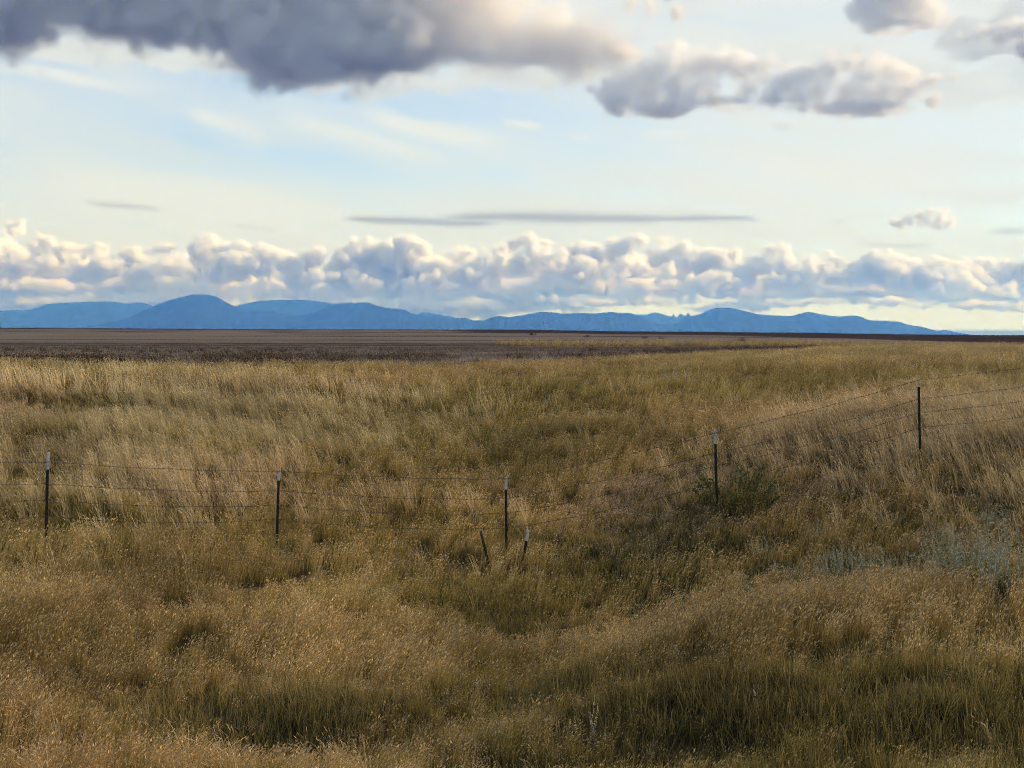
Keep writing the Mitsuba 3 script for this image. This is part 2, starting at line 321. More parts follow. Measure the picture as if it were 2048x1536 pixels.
SMALL = [(1826, 434, 12, 2), (1846, 428, 14, 2), (1872, 424, 15, 2), (1896, 418, 16, 2), (1920, 424, 15, 2), (1942, 434, 13, 2), (1880, 438, 16, 2), (1910, 438, 14, 2), (1975, 442, 8, 2), (2000, 444, 8, 2)]
FLATS = [  # (x, y, half width, half height, depth): flat bases and shelves
    (60, 572, 130, 22, 0), (250, 572, 120, 24, 0), (420, 578, 110, 24, .3), (560, 580, 110, 24, .3), (700, 580, 110, 26, .5), (850, 586, 120, 26, .4), (1000, 580, 120, 26, .2), (1150, 572, 130, 24, .2), (1290, 568, 110, 20, .4),
    (1420, 574, 100, 20, .3), (1540, 584, 90, 16, .2), (1650, 578, 90, 14, .3), (1790, 580, 90, 14, .2), (1920, 588, 80, 12, .2), (2040, 586, 70, 12, .4), (2160, 580, 90, 20, .4), (-90, 565, 90, 30, .4),
    (560, 606, 60, 7, -1), (760, 604, 110, 9, 0), (930, 612, 90, 8, 0), (1180, 604, 70, 6, -1), (1590, 604, 80, 6, -1), (1760, 604, 90, 6, -1.4), (1930, 610, 80, 6, -1.2), (2040, 612, 60, 5, -1.2),
    (130, 600, 120, 8, .5), (330, 596, 110, 10, .3),
    (60, 612, 200, 24, 2), (300, 612, 180, 22, 2), (560, 612, 180, 20, 2), (800, 618, 170, 22, 2), (980, 616, 120, 16, 2), (1110, 612, 90, 8, 2), (1480, 612, 90, 6, 1), (1250, 600, 90, 6, 2),
]


BACKS = [(60, 540, 110, 40, 1.6), (200, 545, 90, 36, 1.6), (330, 545, 110, 40, 1.6), (450, 540, 100, 44, 1.8), (580, 548, 90, 36, 1.6), (720, 540, 100, 46, 1.8), (850, 545, 90, 40, 1.8), (980, 545, 100, 40, 1.8),
         (1110, 540, 90, 40, 1.8), (1250, 540, 110, 44, 1.8), (1370, 548, 90, 36, 1.7), (1470, 555, 90, 30, 1.6), (1600, 562, 80, 26, 1.5), (1740, 556, 90, 30, 1.5), (1880, 562, 80, 24, 1.5), (2020, 560, 80, 26, 2.2), (2140, 560, 90, 30, 2.2), (-80, 545, 90, 40, 1.6)]


scene['clear'] = {'type': 'null'}
NEAR = 7200.0   # the heavy clouds overhead hang some 7 km off, their bases 1.5 km up
HEAVY = {
    'left': ([(-60, 40, 60, 0), (20, 30, 55, 0), (-20, -20, 70, 1), (90, 20, 55, 0), (160, 30, 44, 0), (230, 25, 42, 0), (300, 25, 46, 0), (370, 20, 52, 0), (440, 30, 52, 0), (500, 60, 58, -.5), (540, 100, 52, -1), (600, 110, 54, -1), (660, 115, 52, -1), (720, 120, 48, -1), (780, 110, 48, -1),
              (840, 105, 42, -1), (900, 90, 44, -.5), (960, 85, 40, 0), (1020, 90, 36, 0), (1080, 80, 42, 0), (1140, 90, 36, 0), (1185, 100, 26, 0), (560, 30, 70, 0), (650, 40, 70, 0), (740, 40, 70, 0), (830, 40, 60, 0), (910, 25, 55, .5), (1000, 30, 50, .5), (1080, 40, 44, .5), (1130, 60, 40, .3),
              (520, 145, 26, -1), (640, 155, 24, -1), (330, 75, 26, -.5), (390, 90, 26, -.8), (440, 110, 24, -1), (410, 70, 30, -.5), (200, -30, 80, 1), (400, -40, 80, 1), (700, -50, 90, 1), (950, -50, 70, 1), (130, -10, 60, .5), (300, -20, 60, .5), (500, 10, 60, .3), (1180, 60, 40, .2), (1215, 85, 32, .2), (1240, 105, 26, .2), (1265, 110, 16, .2), (1150, 100, 36, .2), (1250, 8, 20, .3), (1310, 5, 18, .3), (1370, 5, 14, .3), (0, -120, 120, 1), (250, -120, 120, 1), (500, -120, 120, 1), (750, -130, 120, 1), (1000, -120, 100, 1), (290, 92, 12, -.6), (345, 105, 12, -.8)],
             [(60, 66, 110, 18, 0), (200, 52, 120, 16, 0), (330, 60, 100, 18, 0), (620, 150, 130, 18, -1), (760, 140, 110, 18, -1), (930, 118, 110, 16, -.5), (1080, 112, 100, 12, 0)], 'gloom'),
    'right': ([(1225, 170, 30, 0), (1265, 155, 32, 0), (1310, 140, 34, 0), (1352, 128, 32, 0), (1395, 138, 34, 0), (1440, 130, 34, 0), (1475, 142, 32, 0), (1520, 150, 32, 0), (1560, 165, 30, 0), (1290, 185, 34, 0), (1350, 185, 36, 0), (1420, 185, 36, 0), (1490, 185, 34, 0), (1545, 190, 28, -.4),
               (1590, 150, 28, .6), (1625, 140, 30, .6), (1665, 130, 30, .6), (1700, 122, 28, .6), (1740, 130, 28, .6), (1775, 136, 30, .6), (1812, 138, 26, .6), (1640, 180, 36, .6), (1700, 180, 38, .6), (1760, 178, 36, .6), (1815, 172, 28, .6), (1850, 160, 20, .6), (1600, 190, 30, .4), (1205, 190, 20, 0), (1175, 175, 15, 0), (1240, 195, 28, 0), (1880, 150, 16, .6), (1920, 150, 12, .6), (1880, 190, 18, .8)],
              [(1320, 218, 90, 16, 0), (1440, 208, 90, 14, 0), (1540, 206, 60, 12, 0), (1680, 212, 90, 14, .6), (1770, 208, 70, 12, .6)], 'gloom'),
    'high': ([(1700, 25, 24, 0), (1735, 15, 36, 0), (1790, 5, 44, 0), (1840, 15, 36, 0), (1880, 32, 24, 0), (1760, 40, 24, 0), (1820, 45, 22, 0), (1905, 45, 14, 0), (1780, -40, 50, 0), (1840, -40, 44, 0)], [(1770, 50, 70, 10, 0), (1840, 54, 60, 8, 0)], 'gloom'),
    'edge': ([(2000, 75, 22, 0), (2030, 60, 26, 0), (2060, 70, 36, 0), (2100, 80, 50, 0), (1975, 60, 14, 0), (2040, 100, 16, 0), (1930, 80, 10, 0), (1905, 88, 10, 0), (1880, 97, 8, 0), (1955, 72, 12, 0)], [(2060, 100, 50, 10, 0)], 'gloom'),
}
scene['droplets'] = {'type': 'homogeneous', 'albedo': {'type': 'rgb', 'value': [.999, .999, .999]}, 'sigma_t': {'type': 'rgb', 'value': [1 / 100] * 3}}
BANK = 1

def cloud_volume(key, puffs, flats, far, seed, cell, thick, soft, base, rough, alb=(.999, .999, .999), rag=.55, deep=1.0, bend=.9, calm=.5, blend=0, eat=.42):
    """A cloud as a grid of droplet density: heads that thin out towards their rims, torn by noise, over a flat base; base names a stretch that is thinner. Lengths in pixels of the photograph at that distance."""
    px = far / 2000.0
    P = np.array([(x, y, r, r, r * deep, dz * 44) for (x, y, r, dz) in puffs] + [(x, y, w, h, min(w, 60), dz * 44) for (x, y, w, h, dz) in flats], float)
    x0, x1 = (P[:, 0] - P[:, 2]).min() - 30 - rough * .6, (P[:, 0] + P[:, 2]).max() + 30 + rough * .6
    y0, y1 = (P[:, 1] - P[:, 3]).min() - 25 - rough * .6, (P[:, 1] + P[:, 3]).max() + 25 + rough * .6
    d0, d1 = (P[:, 5] - P[:, 4]).min() - 10, (P[:, 5] + P[:, 4]).max() + 10
    nx, ny, nd = [max(8, int((b - a) / c)) for a, b, c in ((x0, x1, cell), (y0, y1, cell), (d0, d1, cell * 1.6))]
    gx, gy, gd = [a + (np.arange(n) + .5) * (b - a) / n for a, b, n in ((x0, x1, nx), (y0, y1, ny), (d0, d1, nd))]
    D, Y, X = np.meshgrid(gd, gy, gx, indexing='ij')
    f = np.full(X.shape, -1.0 if not blend else math.exp(-blend), np.float32)
    L = rough
    wx = (nfbm(X / L, Y / L, D / L, 4, seed) - .5) * L * bend
    wy = (nfbm(X / L, Y / L, D / L, 4, seed + 50) - .5) * L * bend
    n2 = nfbm(X / (L * .32), Y / (L * .32), D / (L * .32), 3, seed + 90) - .5
    for (cx, cy, rx, ry, rz, dz) in P:
        i0, i1 = np.searchsorted(gx, [cx - rx * 1.4 - L * .8, cx + rx * 1.4 + L * .8])
        j0, j1 = np.searchsorted(gy, [cy - ry * 1.4 - L * .8, cy + ry * 1.4 + L * .8])
        k0, k1 = np.searchsorted(gd, [dz - rz * 1.5, dz + rz * 1.5])
        b = (slice(k0, k1), slice(j0, j1), slice(i0, i1))
        q = 1 - np.sqrt(((X[b] + wx[b] - cx) / rx) ** 2 + ((Y[b] + wy[b] - cy) / ry) ** 2 + ((D[b] - dz) / rz) ** 2)
        f[b] = np.maximum(f[b], q) if not blend else f[b] + np.exp(blend * np.maximum(q, -1.0))
    if blend:
        f = np.log(f) / blend
        thin_out = nfbm(X / (2.9 * L), Y / (1.7 * L), D / (2.2 * L), 3, seed + 7)
        f = f - eat * sstep(.48, .75, thin_out) * sstep(0, .5, f + .3)
    den = sstep(0, soft, f + rag * n2 * (1 - calm * sstep(.15, .55, f)) + .5 * rag * (wx - wy) / L) * (1 - .45 * (1 - calm) * sstep(0, 1, .5 - n2 * 2))
    if base:   # the cloud is thinner here and lets the light through
        den = den * (1 - .62 * sstep(base[0], base[0] + 160, X + .5 * wx) * (1 - sstep(base[1] - 60, base[1], X)))
    den[:, :, [0, -1]] = 0
    den[:, [0, -1], :] = 0
    den[[0, -1]] = 0
    grid = np.ascontiguousarray(den[:, ::-1, :], dtype=np.float32)[..., None]        # depth, height up, width
    grid = np.ascontiguousarray(np.transpose(grid[..., 0], (1, 0, 2)))[..., None]     # z, y, x
    lo = np.array([(x0 - 1024) * px, far + d0 * px, (660 - y1) * px])
    hi = np.array([(x1 - 1024) * px, far + d1 * px, (660 - y0) * px])
    box = T().translate(lo.tolist()).scale((hi - lo).tolist())
    scene[key + '_droplets'] = {'type': 'heterogeneous', 'albedo': {'type': 'rgb', 'value': list(alb)}, 'scale': 1.0 / (thick * px),
                                'sigma_t': {'type': 'gridvolume', 'grid': mi.VolumeGrid(grid), 'to_world': box, 'filter_type': 'trilinear'}}
    scene[key] = {'type': 'cube', 'to_world': box @ T().translate([.5, .5, .5]).scale([.5, .5, .5]), 'bsdf': ref('clear'), 'interior': ref(key + '_droplets')}


def budded(puffs, seed, n):
    """The same heads with smaller heads on their upper and near sides."""
    rng = np.random.default_rng(seed)
    out = list(puffs)
    for (x, y, r, dz) in puffs:
        for _ in range(n if r > 12 else 3):
            a, e = rng.uniform(0, 2 * np.pi), rng.uniform(-.3, 1)
            h = math.sqrt(max(0, 1 - e * e)) * rng.uniform(.75, .95)
            q = r * rng.uniform(.22, .60)
            out.append((x + r * h * math.cos(a), y - r * e * .9, q, dz - abs(r * h * math.sin(a)) / 44))
    return out


_lr = np.random.default_rng(31)
LOW = []
for _ in range(34):     # lower heads in front of the bank, in little rows
    x, y, r = _lr.uniform(-60, 2100), _lr.uniform(548, 588), _lr.uniform(8, 17)
    for k in range(int(_lr.integers(2, 6))):
        LOW.append((x + k * r * 1.5, y + _lr.normal(0, 3), r * _lr.uniform(.6, 1.1), -.9 + _lr.normal(0, .2)))
cloud_volume('sky_clouds', budded(PUFFS + SMALL + LOW, 5, 4), [(x, y, w, h, dz + (1.6 if h > 11 else 0)) for (x, y, w, h, dz) in FLATS] + [(x, y, w, h, dz + 1.3) for (x, y, w, h, dz) in BACKS], 47500.0, 5, 3.0, 4.5, .50, 0, 46, rag=1.3, blend=9.0)
def swollen(names, k):
    return [(x, y, r * (k if r > 24 else 1.05), dz) for n in names for (x, y, r, dz) in HEAVY[n][0]], [p for n in names for p in HEAVY[n][1]]


for side, (a, b) in enumerate(((-1150, -400), (2450, 3200))):     # the bank runs on past both sides of the view
    more = [(_lr.uniform(a, b), _lr.uniform(490, 590), _lr.uniform(16, 34), _lr.uniform(-.6, 1.0)) for _ in range(70)]
    cloud_volume('sky_clouds_%03d' % (3 + side), more, [((a + b) / 2, 580, (b - a) / 2, 26, .8), ((a + b) / 2, 555, (b - a) / 2.2, 30, 1.4)], 47500.0, 61 + side, 5.0, 4.5, .50, 0, 46, rag=1.3, blend=9.0)
    labels['sky_clouds_%03d' % (3 + side)] = {'label': 'cumulus bank running on beyond the %s edge of the view' % ('left', 'right')[side], 'kind': 'structure'}
HEADS, BASES = swollen(['left'], 1.22)
cloud_volume('sky_clouds_001', budded(HEADS, 9, 1), BASES, NEAR, 17, 5.0, 8.5, 1.25, (800, 1250), 90, alb=(.981, .968, .940), rag=1.35, deep=1.3, bend=.8, calm=.7, blend=4.0)
HEADS, BASES = swollen(['right', 'high', 'edge'], 1.18)
cloud_volume('sky_clouds_002', budded(HEADS, 12, 3), BASES, 11500.0, 41, 4.0, 13.0, .80, 0, 56, alb=(.999, .996, .988), rag=1.2, deep=1.0, bend=.6, calm=.5, blend=6.0, eat=.2)
labels['sky_clouds'] = {'label': 'long bank of cumulus clouds low over the mountains', 'kind': 'structure'}
labels['sky_clouds_001'] = {'label': 'broad heavy grey cloud across the upper left of the sky', 'kind': 'structure'}
labels['sky_clouds_002'] = {'label': 'heaped grey clouds in the upper right of the sky', 'kind': 'structure'}

# ------------------------------------------------------------------ grass: tufts of stems, leaves and seed heads, strewn over the ground
RNG = np.random.default_rng(2024)


def ribbon_set(rng, n, rad, L, W, lean, bend, segs, up=.97, jitter=.5, droop=0.0):
    """n tapering blades from a patch of radius rad. Returns vertices (n, m, 3), faces, along-values and the tips with their directions."""
    r = rad * np.sqrt(rng.random(n))
    a = rng.random(n) * 2 * np.pi
    base = np.stack([r * np.cos(a), r * np.sin(a), np.full(n, -.03)], -1)
    l = rng.uniform(L[0], L[1], n)
    th = rng.normal(0, jitter, n)
    ln = np.abs(rng.normal(lean, .16, n)) + r / max(rad, 1e-3) * .10
    spread = rng.random(n) * 2 * np.pi
    k = jitter * .55
    dx = np.cos(th) * (1 - k) + np.cos(spread) * k
    dy = np.sin(th) * (1 - k) + np.sin(spread) * k
    t = np.linspace(0, 1, segs + 1)
    bd = rng.normal(bend, .12, n)[:, None]
    off = l[:, None] * (ln[:, None] * t + bd * t ** 2.4)
    zz = l[:, None] * (up * t - .5 * (np.abs(bd) + droop) * t ** 2.6)
    P = base[:, None, :] + np.stack([off * dx[:, None], off * dy[:, None], zz], -1)
    wa = rng.random(n) * np.pi
    w = rng.uniform(W[0], W[1], n)[:, None] * np.clip(1.12 - t ** 1.6, .18, 1)[None]
    wv = np.stack([np.cos(wa), np.sin(wa), 0 * wa], -1)[:, None, :] * w[..., None] * .5
    v = np.stack([P - wv, P + wv], 2).reshape(n, -1, 3)
    i = np.arange(segs) * 2
    f = np.vstack([np.stack([i, i + 1, i + 3], -1), np.stack([i, i + 3, i + 2], -1)])
    f = (f[None] + (np.arange(n) * v.shape[1])[:, None, None]).reshape(-1, 3)
    along = np.repeat(t, 2)[None].repeat(n, 0)
    tip = P[:, -1]
    tdir = P[:, -1] - P[:, -2]
    tdir /= np.linalg.norm(tdir, axis=1, keepdims=True)
    return v, f, along, tip, tdir


def heads(rng, tip, tdir, length, width, nod, rough=False):
    """Spindle-shaped seed heads on the stem tips, nodding over."""
    n = len(tip)
    d = tdir + np.stack([rng.normal(nod, .25, n), rng.normal(0, .25, n), rng.normal(-.1, .15, n)], -1)
    d /= np.linalg.norm(d, axis=1, keepdims=True)
    a = np.cross(d, [0.3, .9, .2])
    a /= np.linalg.norm(a, axis=1, keepdims=True)
    b = np.cross(d, a)
    l = rng.uniform(length[0], length[1], n)[:, None]
    w = rng.uniform(width[0], width[1], n)[:, None]
    rings = []
    for t, s in ((0, .25), (.3, 1), (.7, .8), (1.0, .0)):
        c = tip + d * l * t
        for j in range(3):
            q = 2 * np.pi * j / 3 + (.5 if t > .5 else 0)
            rings.append(c + (a * math.cos(q) + b * math.sin(q)) * w * s * .5)
    v = np.stack(rings, 1)
    f = []
    for k in range(3):
        for j in range(3):
            p, q, r, s = 3 * k + j, 3 * k + (j + 1) % 3, 3 * k + 3 + (j + 1) % 3, 3 * k + 3 + j
            f.append((p, q, r))
            if k < 2:
                f.append((p, r, s))
    f = np.array(f)
    f = (f[None] + (np.arange(n) * 12)[:, None, None]).reshape(-1, 3)
    along = np.repeat([1.0, 1.3, 1.7, 2.0], 3)[None].repeat(n, 0)
    return v, f, along


def pack(rng, sets):
    """Joins blade sets into one mesh with uv: u a random number per blade, v along it (seed heads from 1 to 2)."""
    V, F, UV, at = [], [], [], 0
    for (v, f, al, *_) in sets:
        n, m = v.shape[:2]
        u = rng.random(n)[:, None].repeat(m, 1)
        V.append(v.reshape(-1, 3))
        UV.append(np.stack([u, al], -1).reshape(-1, 2))
        F.append(f + at)
        at += n * m
    return trimesh.Trimesh(np.vstack(V), np.vstack(F), process=False), np.vstack(UV)


def tuft(kind, lod, rng):
    w = (1.35, 2.5, 5.0)[lod]
    q = (1.0, .56, .30)[lod]
    s = (4, 3, 2)[lod]
    N = lambda n: max(3, int(n * q))  # noqa: E731
    rad = (.12, .15, .23)[lod]
    if kind == 'wheat':
        st = ribbon_set(rng, N(22), rad, (.42, .68), (.0022 * w, .0034 * w), .10, .12, s, jitter=.28)
        hd = heads(rng, st[3], st[4], (.040, .068), (.008 * w ** .6, .012 * w ** .6), .5)
        lv = ribbon_set(rng, N(30), rad, (.22, .50), (.0032 * w, .0052 * w), .14, .14, s - 1, jitter=.5)
        return pack(rng, [st, hd, lv])
    if kind == 'olive':
        st = ribbon_set(rng, N(10), rad, (.36, .58), (.0022 * w, .0032 * w), .10, .12, s, jitter=.3)
        hd = heads(rng, st[3], st[4], (.032, .055), (.007 * w ** .6, .010 * w ** .6), .5)
        lv = ribbon_set(rng, N(46), rad, (.22, .50), (.0032 * w, .0052 * w), .12, .13, s - 1, jitter=.45)
        return pack(rng, [lv, st, hd])
    if kind == 'pale':
        st = ribbon_set(rng, N(20), rad * .8, (.48, .80), (.0036 * w, .0056 * w), .18, .15, s, jitter=.5)
        hd = heads(rng, st[3], st[4], (.06, .11), (.004 * w ** .6, .007 * w ** .6), .3)
        lv = ribbon_set(rng, N(22), rad, (.30, .55), (.0034 * w, .0052 * w), .3, .3, s - 1, jitter=.9)
        return pack(rng, [st, hd, lv])
    if kind == 'fine':      # low dead annual grass with drooping, branching tops
        st = ribbon_set(rng, N(30), rad, (.22, .42), (.0018 * w, .0028 * w), .22, .22, s, jitter=.9)
        hd = heads(rng, st[3], st[4], (.02, .04), (.006 * w ** .6, .011 * w ** .6), .9)
        hd2 = heads(rng, st[3] - st[4] * .05, st[4], (.02, .04), (.006 * w ** .6, .010 * w ** .6), -.7)
        lv = ribbon_set(rng, N(24), rad, (.12, .30), (.0022 * w, .0036 * w), .4, .35, 2, jitter=1.2)
        return pack(rng, [st, hd, hd2, lv])
    if kind == 'under':     # short leafy growth and thatch close to the ground
        lv = ribbon_set(rng, N(46), rad * 1.2, (.10, .26), (.0030 * w, .0048 * w), .25, .2, 2, jitter=.9)
        return pack(rng, [lv])
    if kind == 'stub':      # cut stubble stalks and broken straw
        st = ribbon_set(rng, N(34), rad * 1.5, (.12, .26), (.004 * w, .007 * w), .12, .02, 1, jitter=1.5)
        lv = ribbon_set(rng, N(20), rad * 1.5, (.08, .2), (.004 * w, .006 * w), .9, .1, 1, up=.35, jitter=1.5)
        return pack(rng, [st, lv])
    if kind == 'scrub':     # dark weedy growth along the edge of the field
        st = ribbon_set(rng, N(30), rad * 1.3, (.22, .48), (.005 * w, .009 * w), .3, .1, 1, jitter=1.5)
        hd = heads(rng, st[3], st[4], (.04, .09), (.012 * w ** .6, .024 * w ** .6), .2)
        return pack(rng, [st, hd])
    raise ValueError(kind)


from mikit import cell_rand


def blade_colour(base, mid, top, head, head2, spread):
    def fn(p, n, uv):
        v = uv.y
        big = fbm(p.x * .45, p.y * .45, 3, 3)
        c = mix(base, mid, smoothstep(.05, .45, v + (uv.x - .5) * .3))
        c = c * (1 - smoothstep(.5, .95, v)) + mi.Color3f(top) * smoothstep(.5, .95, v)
        h = mix(head, head2, uv.x)
        c = dr.select(v > 1.0, h, c)
        k = cell_rand(uv.x * 9973.0)
        tan = noise(p.x * .22 + 4.0, p.y * .16, 1.5)
        c = c * mix((.98, 1.0, .96), (1.05, .985, 1.02), smoothstep(.35, .8, tan))
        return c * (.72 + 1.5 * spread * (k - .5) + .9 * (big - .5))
    return fn


COLOURS = {
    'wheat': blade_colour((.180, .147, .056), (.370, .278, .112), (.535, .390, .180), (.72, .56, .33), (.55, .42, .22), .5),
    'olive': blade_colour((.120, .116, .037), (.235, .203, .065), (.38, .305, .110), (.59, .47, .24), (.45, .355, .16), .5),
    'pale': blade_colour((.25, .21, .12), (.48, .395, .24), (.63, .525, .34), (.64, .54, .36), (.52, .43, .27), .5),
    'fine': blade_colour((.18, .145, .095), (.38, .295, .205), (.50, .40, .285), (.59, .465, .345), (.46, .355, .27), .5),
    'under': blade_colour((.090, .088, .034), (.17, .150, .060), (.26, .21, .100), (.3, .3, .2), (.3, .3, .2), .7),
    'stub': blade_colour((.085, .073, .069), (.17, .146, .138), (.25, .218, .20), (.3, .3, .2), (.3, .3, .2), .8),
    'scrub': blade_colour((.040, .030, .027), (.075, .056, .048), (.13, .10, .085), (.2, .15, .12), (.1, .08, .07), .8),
}
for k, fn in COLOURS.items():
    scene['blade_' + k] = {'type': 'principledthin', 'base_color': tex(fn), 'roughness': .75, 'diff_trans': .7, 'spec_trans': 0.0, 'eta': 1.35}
KEYS = {'wheat': ('golden_grass', 'golden seeding wheatgrass over most of the slope'), 'olive': ('green_grass', 'olive green grass in the ditch, hollows and middle slope'),
        'pale': ('straw_grass', 'tall pale bunchgrass on the left rise and upper right bank'), 'fine': ('cheat_grass', 'low mauve brown dead grass beside the fence on the right'),
        'under': ('thatch', 'short leafy undergrowth and thatch beneath the tall grass'), 'stub': ('stubble', 'cut stubble stalks on the purple brown field'), 'scrub': ('dark_scrub', 'dark weedy growth along the near edge of the stubble field')}
VARIANTS = 7
COUNT = {}
for k, (key, lab) in KEYS.items():
    labels[key] = {'label': lab, 'category': 'grass', 'kind': 'stuff'}
    COUNT[key] = 0
    for lod in range(3):
        for j in range(VARIANTS if lod < 2 else 5):
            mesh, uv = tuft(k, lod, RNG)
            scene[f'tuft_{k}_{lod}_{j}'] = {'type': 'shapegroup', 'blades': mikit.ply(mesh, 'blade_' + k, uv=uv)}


def strew(kind, x, y, lod, size, turn):
    key = KEYS[kind][0]
    z = height(x, y)
    nv = VARIANTS if lod < 2 else 5
    pick = RNG.integers(0, nv, len(x))
    c, s = np.cos(turn), np.sin(turn)
    M = np.zeros((len(x), 4, 4))
    M[:, 0, 0], M[:, 0, 1], M[:, 1, 0], M[:, 1, 1] = c * size, -s * size, s * size, c * size
    M[:, 2, 2] = size * RNG.uniform(.88, 1.12, len(x))
    M[:, 0, 3], M[:, 1, 3], M[:, 2, 3], M[:, 3, 3] = x, y, z, 1
    for m, j in zip(M, pick):
        COUNT[key] += 1
        scene[f'{key}__{COUNT[key]:05d}'] = {'type': 'instance', 'to_world': T(m), 'group': ref(f'tuft_{kind}_{lod}_{j}')}


def ground_at(px, py):
    """The point of the ground under a pixel of the photograph (of its top, for grass: a little nearer)."""
    t = np.geomspace(3, 1200, 4000)
    x, z = (px - 1024) / 2000 * t, (660 - py) / 2000 * t
    k = np.argmax(height(x, t) > z)
    return float(x[k]), float(t[k])


# patches: pixel, half width and half depth in metres, kind, strength
PATCHES = [
    (120, 800, 7, 7, 'pale', .7), (420, 800, 5, 5, 'pale', .5), (60, 960, 2.2, 2.5, 'pale', .7), (250, 960, 2.6, 1.6, 'pale', .9), (340, 1000, 2.0, 1.0, 'pale', .7), (640, 820, 3, 4, 'pale', .35),
    (1990, 850, 2.4, 3.5, 'pale', 1.2), (1880, 900, 1.2, 1.5, 'pale', .6), (1700, 880, 1.6, 2.2, 'pale', .6), (2000, 1000, 1.4, 1.2, 'pale', .5), (1560, 905, 1.4, 1.4, 'pale', .3),
    (1300, 1000, 1.1, 1.2, 'fine', 1.3), (1240, 1040, .9, .8, 'fine', 1.0), (1400, 960, 1.2, 1.0, 'fine', 1.1), (1640, 940, 1.7, 1.2, 'fine', .9), (1560, 1010, 1.2, .7, 'fine', .7), (1960, 1075, 1.0, .7, 'fine', .9), (130, 930, 2.0, 1.0, 'fine', .5),
    (1100, 1120, 1.3, .9, 'fine', .5), (700, 1470, 1.6, .7, 'fine', .7), (1050, 1500, 1.0, .6, 'fine', .6), (1480, 1440, .7, .5, 'fine', .5), (1700, 1010, 1.6, .8, 'fine', .4),
    (1100, 800, 7, 9, 'olive', .5), (1500, 780, 6, 9, 'olive', .4), (800, 870, 4, 4, 'olive', .4), (300, 1060, 3, 1.6, 'olive', .9), (560, 1085, 2.4, 1.6, 'olive', .7), (800, 1090, 1.6, 1.4, 'olive', .7), (900, 950, 2.5, 2.5, 'olive', .4),
    (1190, 1110, 1.0, .8, 'olive', 1.0), (1080, 1190, 1.0, .9, 'olive', .9), (960, 1240, .9, .7, 'olive', 1.2), (1560, 1060, 2.0, 1.2, 'olive', .35), (1200, 900, 2.5, 3, 'olive', .5),
    (1300, 1480, 2.0, .7, 'olive', 1.4), (1700, 1480, 2.0, .7, 'olive', 1.4), (1000, 1440, 1.2, .6, 'olive', 1.0), (1990, 1470, 1.0, .6, 'olive', 1.2), (1500, 1280, .7, .4, 'olive', .9), (1150, 1360, 1.2, .5, 'olive', .8), (620, 1420, 1.0, .5, 'olive', .8),
    (1880, 1330, .8, .4, 'olive', .4), (1080, 1290, .8, .6, 'wheat', 1.5), (1250, 1260, .8, .6, 'wheat', 1.5), (1420, 1250, .8, .6, 'wheat', 1.5), (1600, 1250, .8, .6, 'wheat', 1.5), (1780, 1270, .8, .6, 'wheat', 1.6), (1960, 1270, .8, .7, 'wheat', 1.8), (1700, 1330, .9, .4, 'wheat', 1.2),
    (1990, 1340, .6, .4, 'wheat', 1.2), (1300, 1320, .9, .4, 'wheat', 1.0), (350, 1130, 2.0, .8, 'wheat', 1.3), (1000, 1125, 1.4, .6, 'wheat', 1.0), (1780, 1010, 1.0, .7, 'wheat', 1.2), (700, 1370, 1.2, .5, 'wheat', 1.0), (150, 1230, 2.5, 1.5, 'wheat', 1.0), (500, 1300, 2.0, 1.0, 'wheat', .8), (1250, 1165, .9, .7, 'olive', .7), (1400, 1150, .9, .6, 'olive', .4), (1130, 1185, .9, .6, 'olive', .8), (220, 1300, 1.6, .8, 'olive', .5), (500, 1240, 1.6, .8, 'olive', .4), (1640, 1100, 1.2, .6, 'olive', .5), (330, 1490, .8, .5, 'olive', .7),
]
PW = [(*ground_at(a, b), c, d, k, s) for a, b, c, d, k, s in PATCHES]
BARE = [(560, 1435, .8, .30), (650, 1425, .7, .25), (1060, 1430, .7, .30), (1400, 1405, .7, .28), (1230, 1400, .7, .22), (1480, 1450, .6, .25), (1880, 1440, .6, .30), (1950, 1330, .4, .16), (1720, 1350, .5, .14),
        (60, 985, .9, .6), (140, 830, 1.3, 1.0), (1940, 1165, .5, .25), (1210, 1095, .35, .2), (1470, 1370, .5, .12), (300, 1460, .6, .25), (1010, 1270, .5, .3), (968, 1112, .16, .2), (1474, 1016, .38, .4), (1012, 1106, .2, .25), (1055, 1100, .22, .3), (558, 1085, .15, .3), (95, 1085, .15, .3)]
BW = [(*ground_at(a, b), c, d) for a, b, c, d in BARE]
_SAGE = [(1572, 1178, .8), (1612, 1182, .75), (1655, 1180, .95), (1700, 1178, .9), (1738, 1168, 1.0), (1765, 1178, 1.1), (1795, 1172, .95), (1835, 1172, .7), (1925, 1178, 1.05), (1958, 1186, 1.2), (1992, 1192, 1.25), (2026, 1190, 1.2),
              (2060, 1180, 1.2), (1945, 1155, 1.0), (2010, 1160, 1.1), (1380, 1232, .7), (1330, 1220, .6), (1290, 1246, .6), (2000, 830, 1.2), (2035, 850, 1.1), (1965, 842, 1.0), (1500, 1190, .6), (1690, 1160, .9), (1340, 765, 1.2), (1640, 1090, .7), (1880, 1110, .7), (1760, 1060, .55), (1980, 1060, .7), (1520, 1130, .5)]
_sr = np.random.default_rng(404)
SAGE_SPOTS = [(a + _sr.uniform(-14, 14), b - (abs(_sr.normal(0, 11)) if 1100 < b < 1215 and a > 1500 else 0), s * _sr.uniform(.62, 1.08)) for a, b, s in _SAGE]
BW += [(x, y - .10, .26 * s, .28 * s) for x, y, s in [(*ground_at(a, b - 14), s) for a, b, s in SAGE_SPOTS]]


